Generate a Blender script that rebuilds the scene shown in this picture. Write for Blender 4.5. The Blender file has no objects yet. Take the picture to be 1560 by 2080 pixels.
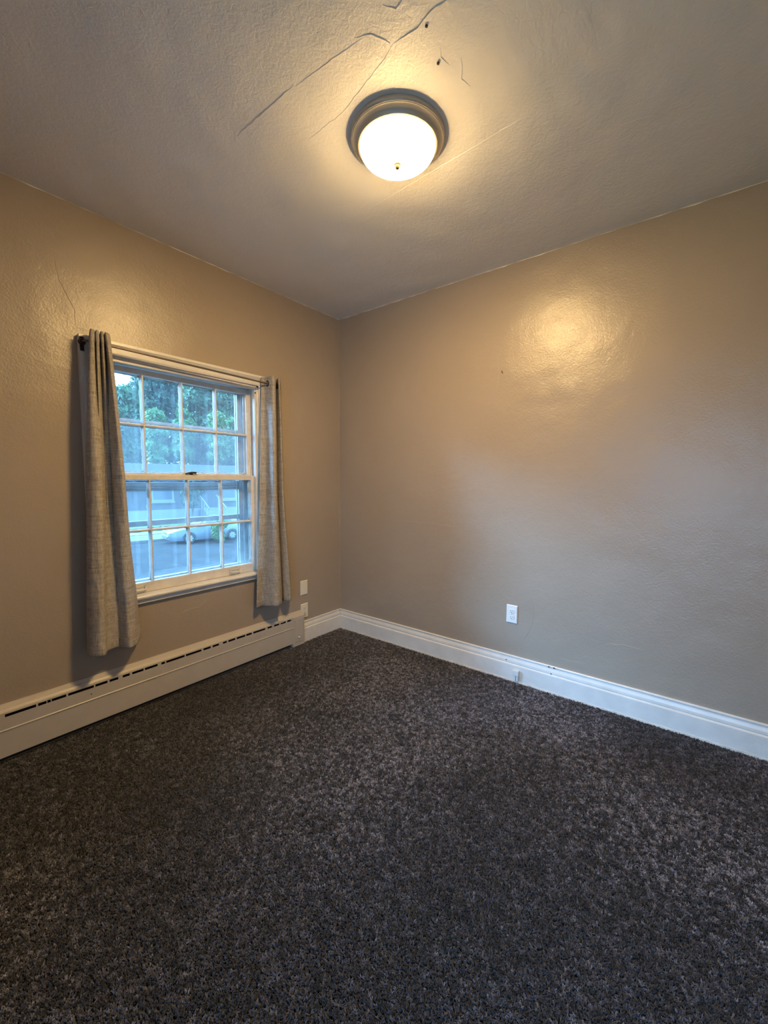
import bpy, bmesh, math, random
import numpy as np
from mathutils import Vector, Matrix, noise as mnoise
random.seed(7); RNG = np.random.default_rng(7)
SC = bpy.context.scene
COL = SC.collection

# ------------------------------------------------------------------ camera
cam_d = bpy.data.cameras.new('camera'); cam = bpy.data.objects.new('camera', cam_d); COL.objects.link(cam)
cam_d.sensor_fit = 'VERTICAL'; cam_d.sensor_height = 24.0; cam_d.lens = 836.2 / 2080 * 24.0
cam_d.clip_start = 0.02; cam_d.clip_end = 500
F = Vector((0.784758, 0.614724, -0.079181)); R = Vector((0.616939, -0.786997, 0.004576)); U = Vector((0.059502, 0.052441, 0.99685))
cam.matrix_world = Matrix(((R.x, U.x, -F.x, -2.4888), (R.y, U.y, -F.y, -2.4219), (R.z, U.z, -F.z, 1.2598), (0, 0, 0, 1)))
SC.camera = cam

# ------------------------------------------------------------------ world, daylight, exposure
SKY = (0.45, 1.0, 1.75)
SKY_STRENGTH = 7.5
LAMP = (1.0, 0.66, 0.27)
LAMP_STRENGTH = 260.0
w = bpy.data.worlds.new('sky'); SC.world = w; w.use_nodes = True
wn = w.node_tree.nodes; wl = w.node_tree.links
bg = wn['Background']; bg.inputs[0].default_value = (*SKY, 1)
# overcast sky: three times brighter overhead than at the horizon
wg = wn.new('ShaderNodeTexCoord'); wx = wn.new('ShaderNodeSeparateXYZ'); wm = wn.new('ShaderNodeMapRange')
wm.inputs[1].default_value = 0.0; wm.inputs[2].default_value = 1.0; wm.inputs[3].default_value = SKY_STRENGTH*0.6; wm.inputs[4].default_value = SKY_STRENGTH*1.8
wl.new(wg.outputs['Generated'], wx.inputs[0]); wl.new(wx.outputs['Z'], wm.inputs[0]); wl.new(wm.outputs[0], bg.inputs[1])
SC.view_settings.view_transform = 'Standard'; SC.view_settings.look = 'None'
SC.view_settings.gamma = 1.0; SC.view_settings.exposure = 0.06; SC.view_settings.use_curve_mapping = False
def portal(name, loc, rot, sx, sy):
    l = bpy.data.lights.new(name, 'AREA'); l.shape = 'RECTANGLE'; l.size = sx; l.size_y = sy; l.energy = 1
    l.cycles.is_portal = True
    o = bpy.data.objects.new(name, l); o.location = loc; o.rotation_euler = rot; COL.objects.link(o)
portal('window_portal', (-1.264, 0.21, 1.245), (-math.pi/2, 0, 0), 0.98, 1.3)
portal('fill_window_portal', (-3.57, -2.35, 1.05), (0, -math.pi/2, 0), 1.4, 1.5)
# the brightest part of the overcast sky, up the street to the left (the white sky seen in the top left pane)
SUN_STRENGTH = 50.0
sun_d = bpy.data.lights.new('bright_cloud', 'SUN'); sun_d.energy = SUN_STRENGTH; sun_d.color = (0.30, 0.58, 1.0); sun_d.angle = math.radians(30)
sun = bpy.data.objects.new('bright_cloud', sun_d); COL.objects.link(sun)
sun.rotation_euler = Vector((1.42, -1.50, -0.95)).to_track_quat('-Z', 'Y').to_euler()

# ------------------------------------------------------------------ materials
def mat(name):
    m = bpy.data.materials.new(name); m.use_nodes = True
    nt = m.node_tree; b = nt.nodes['Principled BSDF']
    return m, nt, b
def N(nt, t, **kw):
    n = nt.nodes.new(t)
    for k, v in kw.items(): setattr(n, k, v)
    return n
def tex(nt, scale, detail=3, rough=0.55, mapping=None, dist=0):
    tc = N(nt, 'ShaderNodeTexCoord'); n = N(nt, 'ShaderNodeTexNoise')
    n.inputs['Scale'].default_value = scale; n.inputs['Detail'].default_value = detail
    n.inputs['Roughness'].default_value = rough; n.inputs['Distortion'].default_value = dist
    if mapping:
        mp = N(nt, 'ShaderNodeMapping'); mp.inputs['Scale'].default_value = mapping
        nt.links.new(tc.outputs['Object'], mp.inputs[0]); nt.links.new(mp.outputs[0], n.inputs['Vector'])
    else: nt.links.new(tc.outputs['Object'], n.inputs['Vector'])
    return n
def ramp(nt, src, stops):
    r = N(nt, 'ShaderNodeValToRGB'); e = r.color_ramp.elements
    while len(e) < len(stops): e.new(0.5)
    for k, (p, c) in enumerate(stops):
        e[k].position = p; e[k].color = (*c, 1) if len(c) == 3 else c
    nt.links.new(src, r.inputs[0]); return r
def bump(nt, src, dist, strength=1.0, nrm=None):
    b = N(nt, 'ShaderNodeBump'); b.inputs['Distance'].default_value = dist; b.inputs['Strength'].default_value = strength
    nt.links.new(src, b.inputs['Height'])
    if nrm: nt.links.new(nrm, b.inputs['Normal'])
    return b.outputs[0]
def paint(name, c0, c1, rough, b1, b2, spec=0.5, r2=None):
    m, nt, b = mat(name)
    n0 = tex(nt, 1.6, 4); cr = ramp(nt, n0.outputs[0], [(0.3, c0), (0.7, c1)])
    nt.links.new(cr.outputs[0], b.inputs['Base Color'])
    b.inputs['Roughness'].default_value = rough; b.inputs['Specular IOR Level'].default_value = spec
    n1 = tex(nt, 120, 3, 0.6, dist=0.3); n2 = tex(nt, 42, 3, 0.6, dist=0.8); n3 = tex(nt, 6, 2, 0.5)
    h = bump(nt, n3.outputs[0], 0.012, 0.35)
    h = bump(nt, n2.outputs[0], b2, 1.0, h)
    h = bump(nt, n1.outputs[0], b1, 1.0, h)
    nt.links.new(h, b.inputs['Normal'])
    return m
M = {}
M['wall'] = paint('taupe_wall_paint', (0.355, 0.290, 0.228), (0.38, 0.312, 0.246), 0.31, 0.0010, 0.0009, 0.65)
M['wall2'] = M['wall']
M['ceil'] = paint('ceiling_paint', (0.80, 0.78, 0.75), (0.84, 0.82, 0.79), 0.40, 0.0008, 0.0016)
def simple(name, col, rough=0.5, metal=0.0, spec=0.5, nscale=None, namp=0.0, bmp=0.0, bscale=200):
    m, nt, b = mat(name)
    b.inputs['Roughness'].default_value = rough; b.inputs['Metallic'].default_value = metal
    b.inputs['Specular IOR Level'].default_value = spec
    n = tex(nt, nscale or 12, 4)
    lo = tuple(max(0, c * (1 - namp)) for c in col); hi = tuple(min(1, c * (1 + namp)) for c in col)
    cr = ramp(nt, n.outputs[0], [(0.3, lo), (0.7, hi)]); nt.links.new(cr.outputs[0], b.inputs['Base Color'])
    if bmp:
        n2 = tex(nt, bscale, 3); nt.links.new(bump(nt, n2.outputs[0], bmp), b.inputs['Normal'])
    return m
M['trim'] = simple('white_gloss_trim_paint', (0.72, 0.70, 0.66), 0.32, namp=0.06, bmp=0.0006, bscale=60)
M['caulk'] = simple('unpainted_plaster_edge', (0.74, 0.68, 0.60), 0.7, namp=0.15, nscale=30)
M['sash'] = simple('old_white_sash_paint', (0.70, 0.67, 0.62), 0.4, namp=0.12, nscale=18, bmp=0.001, bscale=90)
M['heater'] = simple('beige_enamel', (0.50, 0.455, 0.40), 0.38, namp=0.04, bmp=0.0003, bscale=80)
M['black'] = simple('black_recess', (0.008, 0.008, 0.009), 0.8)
M['iron'] = simple('dark_bronze_metal', (0.035, 0.03, 0.028), 0.35, 0.6)
M['rod'] = simple('brown_bronze_rod', (0.16, 0.12, 0.09), 0.35, 0.5)
M['nickel'] = simple('brushed_nickel', (0.50, 0.45, 0.38), 0.5, 0.35)
M['brass'] = simple('satin_brass', (0.30, 0.21, 0.09), 0.5, 0.3)
M['plate'] = simple('white_plastic', (0.78, 0.78, 0.76), 0.35)
M['ivory'] = simple('ivory_plastic', (0.76, 0.71, 0.60), 0.35)
M['slot'] = simple('dark_socket_slot', (0.03, 0.03, 0.03), 0.6)
M['alu'] = simple('weathered_storm_aluminium', (0.42, 0.43, 0.44), 0.5, 0.05, namp=0.2, nscale=20)
M['backing'] = simple('carpet_backing', (0.012, 0.011, 0.013), 0.95)

M['finial'] = simple('dark_aged_brass', (0.045, 0.030, 0.012), 0.6, 0.0, spec=0.15)
def curtain_mat():
    m, nt, b = mat('linen_curtain_fabric')
    n1 = tex(nt, 30, 5, 0.65, mapping=(.45, .45, 6.0)); n2 = tex(nt, 60, 3, 0.6, mapping=(4, 4, 0.5))
    mx = N(nt, 'ShaderNodeMath', operation='ADD'); nt.links.new(n1.outputs[0], mx.inputs[0]); nt.links.new(n2.outputs[0], mx.inputs[1])
    hf = N(nt, 'ShaderNodeMath', operation='MULTIPLY'); nt.links.new(mx.outputs[0], hf.inputs[0]); hf.inputs[1].default_value = 0.5
    cr = ramp(nt, hf.outputs[0], [(0.36, (0.32, 0.285, 0.24)), (0.5, (0.55, 0.50, 0.435)), (0.64, (0.70, 0.65, 0.58))])
    nt.links.new(cr.outputs[0], b.inputs['Base Color']); b.inputs['Roughness'].default_value = 0.9
    b.inputs['Specular IOR Level'].default_value = 0.15
    nt.links.new(bump(nt, hf.outputs[0], 0.002), b.inputs['Normal'])
    tr = N(nt, 'ShaderNodeBsdfTranslucent'); nt.links.new(cr.outputs[0], tr.inputs[0])
    ms = N(nt, 'ShaderNodeMixShader'); ms.inputs[0].default_value = 0.35
    out = nt.nodes['Material Output']
    nt.links.new(b.outputs[0], ms.inputs[1]); nt.links.new(tr.outputs[0], ms.inputs[2]); nt.links.new(ms.outputs[0], out.inputs[0])
    return m
M['curtain'] = curtain_mat()
M['lining'] = simple('pale_curtain_lining', (0.66, 0.65, 0.66), 0.85)

def glass(name, haze, col, mapping, lo, hi):
    """clear pane with a film of dried streaky dirt"""
    m, nt, b = mat(name); nt.nodes.remove(b); out = nt.nodes['Material Output']
    t = N(nt, 'ShaderNodeBsdfTransparent'); t.inputs[0].default_value = (0.93, 0.97, 0.98, 1)
    g = N(nt, 'ShaderNodeBsdfGlossy'); g.inputs['Roughness'].default_value = 0.03
    fr = N(nt, 'ShaderNodeFresnel'); fr.inputs[0].default_value = 1.45
    m1 = N(nt, 'ShaderNodeMixShader'); nt.links.new(fr.outputs[0], m1.inputs[0]); nt.links.new(t.outputs[0], m1.inputs[1]); nt.links.new(g.outputs[0], m1.inputs[2])
    tl = N(nt, 'ShaderNodeBsdfTranslucent'); tl.inputs[0].default_value = (*col, 1)
    df = N(nt, 'ShaderNodeBsdfDiffuse'); df.inputs[0].default_value = (*[c * 0.5 for c in col], 1)
    ad = N(nt, 'ShaderNodeMixShader'); ad.inputs[0].default_value = 0.2
    nt.links.new(tl.outputs[0], ad.inputs[1]); nt.links.new(df.outputs[0], ad.inputs[2])
    n = tex(nt, 14, 5, 0.7, mapping=mapping, dist=0.4)
    r = ramp(nt, n.outputs[0], [(0.3, (haze * lo,) * 3), (0.72, (haze * hi,) * 3)])
    m2 = N(nt, 'ShaderNodeMixShader'); nt.links.new(r.outputs[0], m2.inputs[0])
    nt.links.new(m1.outputs[0], m2.inputs[1]); nt.links.new(ad.outputs[0], m2.inputs[2]); nt.links.new(m2.outputs[0], out.inputs[0])
    return m
M['glass'] = glass('sash_glass', 0.012, (0.8, 0.8, 0.8), (4, 4, 0.8), 0.3, 1.6)
M['storm_clear'] = glass('storm_glass_upper', 0.016, (0.7, 0.72, 0.75), (5, 5, 0.7), 0.2, 1.8)
M['storm_dirty'] = glass('storm_screen_streaked', 0.045, (0.62, 0.66, 0.7), (6, 6, 0.6), 0.72, 1.3)
M['storm_low'] = glass('storm_glass_lower', 0.010, (0.62, 0.66, 0.7), (1, 1, 3), 0.8, 1.2)

def carpet_mat():
    m, nt, b = mat('carpet_yarn')
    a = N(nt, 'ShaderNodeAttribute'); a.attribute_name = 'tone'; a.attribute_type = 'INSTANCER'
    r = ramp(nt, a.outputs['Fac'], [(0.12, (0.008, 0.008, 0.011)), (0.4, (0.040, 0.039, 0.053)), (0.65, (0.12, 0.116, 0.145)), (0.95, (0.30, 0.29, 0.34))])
    nt.links.new(r.outputs[0], b.inputs['Base Color']); b.inputs['Roughness'].default_value = 0.75
    b.inputs['Specular IOR Level'].default_value = 0.25
    b.inputs['Sheen Weight'].default_value = 0.25; b.inputs['Sheen Roughness'].default_value = 0.5
    return m
M['carpet'] = carpet_mat()
def lamp_glass():
    m, nt, b = mat('frosted_lit_glass')
    out = nt.nodes['Material Output']
    tc = N(nt, 'ShaderNodeTexCoord'); sx = N(nt, 'ShaderNodeSeparateXYZ'); nt.links.new(tc.outputs['Object'], sx.inputs[0])
    mr = N(nt, 'ShaderNodeMapRange'); nt.links.new(sx.outputs['Z'], mr.inputs[0])   # z = 0 at the dome's lowest point
    mr.inputs[1].default_value = 0.052; mr.inputs[2].default_value = 0.020; mr.inputs[3].default_value = 0.025; mr.inputs[4].default_value = 1.0
    mu = N(nt, 'ShaderNodeMath', operation='MULTIPLY'); mu.inputs[1].default_value = LAMP_STRENGTH; nt.links.new(mr.outputs[0], mu.inputs[0])
    e = N(nt, 'ShaderNodeEmission'); e.inputs[0].default_value = (*LAMP, 1); nt.links.new(mu.outputs[0], e.inputs[1])
    nt.links.new(e.outputs[0], out.inputs[0]); nt.nodes.remove(b)
    return m
M['lampglass'] = lamp_glass()

# ------------------------------------------------------------------ mesh helpers
ORG = {}
class MB:
    def __init__(s): s.v = []; s.f = []
    def add(s, vs, fs):
        o = len(s.v); s.v += [tuple(v) for v in vs]; s.f += [tuple(i + o for i in f) for f in fs]; return s
    def box(s, x0, x1, y0, y1, z0, z1):
        return s.add([(x0,y0,z0),(x1,y0,z0),(x1,y1,z0),(x0,y1,z0),(x0,y0,z1),(x1,y0,z1),(x1,y1,z1),(x0,y1,z1)],
                     [(0,3,2,1),(4,5,6,7),(0,1,5,4),(1,2,6,5),(2,3,7,6),(3,0,4,7)])
    def prism(s, prof, place, a, b):
        """closed profile [(p,q)] swept from a to b; place(t,p,q)->xyz"""
        n = len(prof)
        vs = [place(a, *p) for p in prof] + [place(b, *p) for p in prof]
        fs = [(i, (i+1) % n, (i+1) % n + n, i + n) for i in range(n)] + [tuple(range(n))[::-1], tuple(range(n, 2*n))]
        return s.add(vs, fs)
    def tube(s, path, r, n=12, cap=True):
        path = [Vector(p) for p in path]; rs = r if isinstance(r, (list, tuple)) else [r] * len(path)
        vs = []; up = None
        for i, p in enumerate(path):
            t = (path[min(i+1, len(path)-1)] - path[max(i-1, 0)]).normalized()
            if up is None: up = t.orthogonal().normalized()
            up = (up - t * up.dot(t)).normalized(); sd = t.cross(up)
            for k in range(n):
                a = 2 * math.pi * k / n; vs.append(p + (up * math.cos(a) + sd * math.sin(a)) * rs[i])
        fs = [(i*n+k, i*n+(k+1) % n, (i+1)*n+(k+1) % n, (i+1)*n+k) for i in range(len(path)-1) for k in range(n)]
        if cap: fs += [tuple(range(n))[::-1], tuple(range((len(path)-1)*n, len(path)*n))]
        return s.add(vs, fs)
    def lathe(s, prof, c, n=64, ax='z', close=False):
        """prof [(r,h)]; axis through c"""
        vs = []
        for r, h in prof:
            for k in range(n):
                a = 2*math.pi*k/n; x, y = r*math.cos(a), r*math.sin(a)
                vs.append({'z': (c[0]+x, c[1]+y, c[2]+h), 'y': (c[0]+x, c[1]+h, c[2]+y), 'x': (c[0]+h, c[1]+x, c[2]+y)}[ax])
        m = len(prof)
        fs = [(i*n+k, i*n+(k+1) % n, (i+1)*n+(k+1) % n, (i+1)*n+k) for i in range(m-1 if not close else m-1) for k in range(n)]
        if prof[0][0] > 1e-6 and not close: fs.append(tuple(range(n))[::-1])
        if prof[-1][0] > 1e-6 and not close: fs.append(tuple(range((m-1)*n, m*n)))
        if close: fs += [((m-1)*n+k, (m-1)*n+(k+1) % n, (k+1) % n, k) for k in range(n)]
        return s.add(vs, fs)
def obj(name, mb, material, parent=None, smooth=False, bevel=0, origin=None, weld=True):
    v = np.array(mb.v, float); lo = v.min(0); hi = v.max(0)
    o0 = np.array(origin) if origin is not None else np.array([(lo[0]+hi[0])/2, (lo[1]+hi[1])/2, lo[2]])
    me = bpy.data.meshes.new(name); me.from_pydata((v - o0).tolist(), [], mb.f)
    bm = bmesh.new(); bm.from_mesh(me)
    if weld: bmesh.ops.remove_doubles(bm, verts=bm.verts, dist=1e-6)
    bmesh.ops.recalc_face_normals(bm, faces=bm.faces)
    bm.to_mesh(me); bm.free()
    me.materials.append(material)
    o = bpy.data.objects.new(name, me); COL.objects.link(o)
    place(o, o0, parent)
    if smooth:
        for p in me.polygons: p.use_smooth = True
        try: me.set_sharp_from_angle(angle=math.radians(38))
        except Exception: pass
    if bevel:
        b = o.modifiers.new('bevel', 'BEVEL'); b.width = bevel; b.segments = 2; b.limit_method = 'ANGLE'; b.angle_limit = math.radians(40)
    return o
def place(o, o0, parent):
    ORG[o.name] = np.array(o0, float)
    if parent:
        o.parent = parent; o.location = tuple(ORG[o.name] - ORG[parent.name])
    else: o.location = tuple(o0)
def empty(name, loc):
    o = bpy.data.objects.new(name, None); o.empty_display_size = 0.1; COL.objects.link(o); ORG[o.name] = np.array(loc, float); o.location = loc; return o
def tag(o, label=None, cat=None, group=None, kind=None):
    if label: o['label'] = label
    if cat: o['category'] = cat
    if group: o['group'] = group
    if kind: o['kind'] = kind
    return o
def struct(o): o['kind'] = 'structure'; return o

H = 2.548
XB, YB = -3.40, -3.20          # the unseen back wall and near wall
# ------------------------------------------------------------------ shell
def ticks(a, b, step, extra=()):
    t = list(np.linspace(a, b, max(2, int(abs(b-a)/step)+1))) + list(extra)
    t = sorted(set(round(x, 5) for x in t)); out = [t[0]]
    for x in t[1:]:
        if x - out[-1] > 0.004 or x in [round(e,5) for e in extra]: out.append(x)
    return out
def fbm(x, y, z, s, o=3): return mnoise.fractal(Vector((x*s, y*s, z*s)), 1.0, 2.0, o)
def sheet(name, us, vs, place_fn, disp, hole, thick, material):
    """a plastered surface with gentle real unevenness, given a slab's thickness behind it"""
    mb = MB(); idx = {}
    nu, nv = len(us), len(vs)
    for layer in (0, 1):
        for i, u in enumerate(us):
            for j, v in enumerate(vs):
                edge = i in (0, nu-1) or j in (0, nv-1)
                if hole and hole[0]-1e-4 <= u <= hole[1]+1e-4 and hole[2]-1e-4 <= v <= hole[3]+1e-4: edge = True
                d = 0 if (layer or edge) else disp(u, v)
                idx[layer, i, j] = len(mb.v); mb.v.append(place_fn(u, v, thick if layer else d))
    def inside(i, j):
        if not hole: return False
        uc, vc = (us[i]+us[i+1])/2, (vs[j]+vs[j+1])/2
        return hole[0] < uc < hole[1] and hole[2] < vc < hole[3]
    cells = {(i, j) for i in range(nu-1) for j in range(nv-1) if not inside(i, j)}
    for (i, j) in cells:
        q = [(i, j), (i+1, j), (i+1, j+1), (i, j+1)]
        mb.f.append(tuple(idx[0, a, b] for a, b in q)); mb.f.append(tuple(idx[1, a, b] for a, b in q[::-1]))
        for (a, b), nb in (((q[0], q[1]), (i, j-1)), ((q[1], q[2]), (i+1, j)), ((q[2], q[3]), (i, j+1)), ((q[3], q[0]), (i-1, j))):
            if nb not in cells: mb.f.append((idx[0, *a], idx[0, *b], idx[1, *b], idx[1, *a]))
    o = obj(name, mb, material, smooth=True, weld=False); return struct(o)
HX0, HX1, HZ0, HZ1 = -1.745, -0.783, 0.598, 1.886      # window rough opening
def d_left(u, v): return 0.0025*fbm(u, 0, v, 2.2) + 0.0012*fbm(u, 5, v, 9)
def d_right(u, v): return 0.0030*fbm(3, u, v*1.6, 1.8) + 0.0010*fbm(9, u, v, 8) + 0.0035*max(0, 1-abs(v-1.745-0.03*u)/0.05)*max(0, 1-abs(u+1.72)/0.28)
def d_ceil(u, v): return 0.004*fbm(u, v, 1, 1.5) + 0.0022*fbm(u, v, 7, 5)
wl_ = sheet('wall_left', ticks(XB, 0.0, 0.03, (HX0, HX1)), ticks(-0.02, H, 0.03, (HZ0, HZ1)),
            lambda u, v, d: (u, d, v), d_left, (HX0, HX1, HZ0, HZ1), 0.19, M['wall'])
wr_ = sheet('wall_right', ticks(YB, 0.0, 0.03), ticks(-0.02, H, 0.03),
            lambda u, v, d: (d, u, v), d_right, None, 0.15, M['wall2'])
struct(sheet('ceiling', ticks(XB, 0.0, 0.025), ticks(YB, 0.0, 0.025), lambda u, v, d: (u, v, H + d),
      d_ceil, None, 0.12, M['ceil']))
sheet('wall_near', ticks(XB, 0.0, 0.2), ticks(-0.02, H, 0.2), lambda u, v, d: (u, YB - d, v), lambda u, v: 0, None, 0.15, M['wall'])
sheet('wall_back', ticks(YB, 0.0, 0.2, (-3.1, -1.6)), ticks(-0.02, H, 0.2, (0.35, 1.75)), lambda u, v, d: (XB - d, u, v), lambda u, v: 0, (-3.1, -1.6, 0.35, 1.75), 0.15, M['wall'])
struct(obj('floor', MB().box(XB, 0, YB, 0, -0.06, -0.012), M['backing']))

# ragged pale edge where walls meet the ceiling and each other
def ragged(name, p0, p1, n1, n2, wmax, seed):
    """thin irregular plaster bead; n1,n2 the two directions it spreads over"""
    p0, p1, n1, n2 = map(Vector, (p0, p1, n1, n2)); L = (p1-p0).length; n = int(L/0.012); mb = MB(); vs = []
    for i in range(n+1):
        t = i/n; p = p0.lerp(p1, t)
        a = wmax*(0.35 + 0.9*max(0, 0.5+mnoise.noise(Vector((t*L*14, seed, 0))))) * (0.4+0.6*(0.5+mnoise.noise(Vector((t*L*2, seed, 4)))))
        b = a*0.5
        vs += [p + n1*a + n2*0.0015, p + (n1 + n2)*min(a, .003)*0.9, p + n2*b + n1*0.0015, p - n1*.002 - n2*.002]
    fs = []
    for i in range(n):
        for k in range(4): fs.append((4*i+k, 4*i+(k+1) % 4, 4*i+4+(k+1) % 4, 4*i+4+k))
    fs += [(0, 1, 2, 3), (4*n, 4*n+1, 4*n+2, 4*n+3)]
    mb.add(vs, fs); return struct(obj(name, mb, M['caulk']))
ragged('trim_1', (XB, 0, H), (0, 0, H), (0, 0, -1), (0, -1, 0), 0.007, 1)
ragged('trim_2', (0, YB, H), (0, 0, H), (0, 0, -1), (-1, 0, 0), 0.007, 2)
ragged('trim_3', (0, 0, 0.157), (0, 0, H), (-1, 0, 0), (0, -1, 0), 0.003, 3)

# cracks and scars in the ceiling and wall plaster: thin raised ridges, each a part of its surface
def ridge(name, pts, nrm, wd, ht, parent, material, seed=0, jag=0.004):
    nrm = Vector(nrm); P = [Vector(p) for p in pts]; dense = []
    for a, b in zip(P[:-1], P[1:]):
        n = max(2, int((b-a).length/0.012))
        for i in range(n): dense.append(a.lerp(b, i/n))
    dense.append(P[-1]); vs = []; m = len(dense)
    if nrm.z: dense = [Vector((p.x, p.y, H + d_ceil(p.x, p.y) - .0003)) for p in dense]
    elif nrm.y: dense = [Vector((p.x, d_left(p.x, p.z) - .0002, p.z)) for p in dense]
    else: dense = [Vector((d_right(p.y, p.z) - .0002, p.y, p.z)) for p in dense]
    for i, p in enumerate(dense):
        t = (dense[min(i+1, m-1)] - dense[max(i-1, 0)]).normalized(); sd = t.cross(nrm)
        q = p + sd*jag*mnoise.noise(Vector((i*0.45, seed*3.1, 0)))
        e = min(1, i/4, (m-1-i)/4); ww = wd*(0.25+0.75*e)*(0.7+0.6*abs(mnoise.noise(Vector((i*.3, seed, 9)))))
        vs += [q + sd*ww - nrm*.0015, q + nrm*ht*e + sd*ww*0.2, q - sd*ww - nrm*.0015]
    fs = []
    for i in range(m-1):
        for k in range(3): fs.append((3*i+k, 3*i+(k+1) % 3, 3*i+3+(k+1) % 3, 3*i+3+k))
    fs += [(0, 1, 2), (3*m-3, 3*m-2, 3*m-1)]
    return obj(name, MB().add(vs, fs), material, parent, smooth=False)
ceil_o = bpy.data.objects['ceiling']; cz = H - 0.0005; dn = (0, 0, -1)
for k, (pts, wd, ht) in enumerate([
    ([(-1.527, -0.951), (-1.529, -1.15), (-1.529, -1.286)], .0035, .0030),
    ([(-1.522, -1.29), (-1.515, -1.42), (-1.500, -1.56)], .003, .0015),
    ([(-1.35, -1.15), (-1.36, -1.35), (-1.41, -1.56), (-1.432, -1.62)], .003, .002),
    ([(-1.432, -1.62), (-1.425, -1.70), (-1.438, -1.77), (-1.43, -1.86), (-1.40, -1.95)], .005, .004),
    ([(-1.515, -1.542), (-1.49, -1.585), (-1.44, -1.615), (-1.42, -1.60)], .005, .0035),
    ([(-1.53, -1.66), (-1.50, -1.68), (-1.51, -1.72), (-1.48, -1.71)], .005, .004),
    ([(-1.36, -1.74), (-1.31, -1.71), (-1.27, -1.72)], .004, .0035),
    ([(-1.27, -1.76), (-1.21, -1.73), (-1.17, -1.74)], .004, .0035),
    ([(-1.527, -0.951), (-1.49, -0.93)], .003, .002),
    ([(-0.90, -1.05), (-0.93, -1.50), (-0.95, -1.85)], .003, .0016),
    ([(-0.70, -2.10), (-0.69, -2.164), (-0.66, -2.22)], .004, .0022)]):
    ridge('crack', [(x, y, cz) for x, y in pts], dn, wd*.45, ht*.30, ceil_o, M['ceil'], k)
wl = bpy.data.objects['wall_left']; wr = bpy.data.objects['wall_right']
for k, (pts, wd, ht) in enumerate([
    ([(-1.87, 2.30), (-1.855, 2.18), (-1.80, 2.06), (-1.80, 1.99)], .005, .0030),
    ([(-1.36, .455), (-1.30, .475), (-1.24, .468), (-1.19, .50), (-1.16, .52)], .006, .0035),
    ([(-1.40, .43), (-1.37, .435)], .007, .004),
    ([(-2.0, 2.02), (-1.98, 1.90), (-2.02, 1.78)], .006, .0016),
    ([(-1.52, 2.36), (-1.45, 2.33), (-1.38, 2.27)], .006, .0014)]):
    ridge('scar', [(x, -0.0006, z) for x, z in pts], (0, -1, 0), wd*.7, ht*.3, wl, M['wall'], 20+k)
for k, (pts, wd, ht) in enumerate([
    ([(-1.626, .56), (-1.632, .43), (-1.62, .36), (-1.585, .285), (-1.56, .25)], .003, .0013),
    ([(-1.62, .60), (-1.66, .61), (-1.70, .60)], .005, .0014),
    ([(-1.65, .575), (-1.70, .56)], .003, .0012),
    ([(-1.36, 2.02), (-1.37, 1.90), (-1.36, 1.80)], .004, .0012),
    ([(-0.52, .42), (-0.53, .39), (-0.56, .37)], .004, .0014),
    ([(-1.78, .22), (-1.85, .215), (-1.92, .22)], .006, .0015),
    ([(-2.02, .36), (-2.10, .38), (-2.2, .375)], .004, .0012),
    ([(-0.60, .95), (-0.85, .955), (-1.1, .94)], .004, .001)]):
    ridge('scar', [(-0.0006, y, z) for y, z in pts], (-1, 0, 0), wd*.7, ht*.5, wr, M['wall2'], 40+k)
for (x, y) in [(-1.3, -1.696), (-1.412, -1.724)]:
    obj('nail_hole', MB().lathe([(0.0045, -0.0006), (0.0042, -0.0028), (0.001, -0.0034)], (x, y, H), 10), M['black'], ceil_o)
for (y, z) in [(-1.445, 1.905)]:
    pass

# ------------------------------------------------------------------ window
W = struct(empty('window_1', (-1.264, 0.0, 0.572)))
X0, X1 = -1.745, -0.783
def hcasing(z0, z1, x0, x1):   # moulded head casing; profile runs upward from the opening
    h = z1 - z0
    pr = [(0, 0), (-.012, 0), (-.014, .006), (-.016, .010), (-.0165, .036), (-.021, .040), (-.024, .046), (-.0285, .050), (-.0285, h), (0, h)]
    return MB().prism(pr, lambda t, p, q: (t, p, z0+q), x0, x1)
obj('head_casing', hcasing(1.882, 1.946, -1.797, -0.733), M['trim'], W)
def vcasing(xo, xi, z0, z1):
    s = 1 if xi > xo else -1; h = abs(xi-xo)
    pr = [(0, 0), (-.0285, 0), (-.0285, h-.042), (-.021, h-.034), (-.0165, h-.030), (-.016, .006+h-.014), (-.012, h), (0, h)]
    return MB().prism(pr, lambda t, p, q: (xo+s*q, p, t), z0, z1)
obj('side_casing', vcasing(-1.797, -1.743, .620, 1.882), M['trim'], W)
obj('side_casing', vcasing(-0.733, -0.785, .620, 1.882), M['trim'], W)
obj('sill', MB().prism([(-.035, .602), (-.038, .608), (-.038, .614), (-.034, .620), (.032, .620), (.032, .602)],
    lambda t, p, q: (t, p, q), -1.803, -0.727), M['trim'], W)
obj('apron', MB().prism([(0, .572), (-.012, .572), (-.019, .576), (-.0175, .582), (-.0175, .596), (-.022, .602), (0, .602)], lambda t, p, q: (t, p, q), -1.797, -0.733), M['trim'], W)
for x0, x1 in ((X0, X0+.014), (X1-.014, X1)):
    obj('jamb', MB().box(x0+(-.0 if x0 == X0 else .0), x1, 0.0, .19, .60, 1.884), M['sash'], W)
obj('head_jamb', MB().box(X0, X1, 0.0, .19, 1.870, 1.885), M['sash'], W)
obj('outer_sill', MB().prism([(.034, .600), (.034, .622), (.11, .612), (.22, .590), (.22, .57), (.11, .585)], lambda t, p, q: (t, p, q), X0+.001, X1-.001), M['sash'], W)
for x in (X0+.014, X1-.026):
    obj('stop_bead', MB().box(x, x+.012, .004, .030, .621, 1.868), M['trim'], W, bevel=.002)
    obj('parting_bead', MB().box(x, x+.010, .0665, .0715, .621, 1.868), M['sash'], W)
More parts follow.
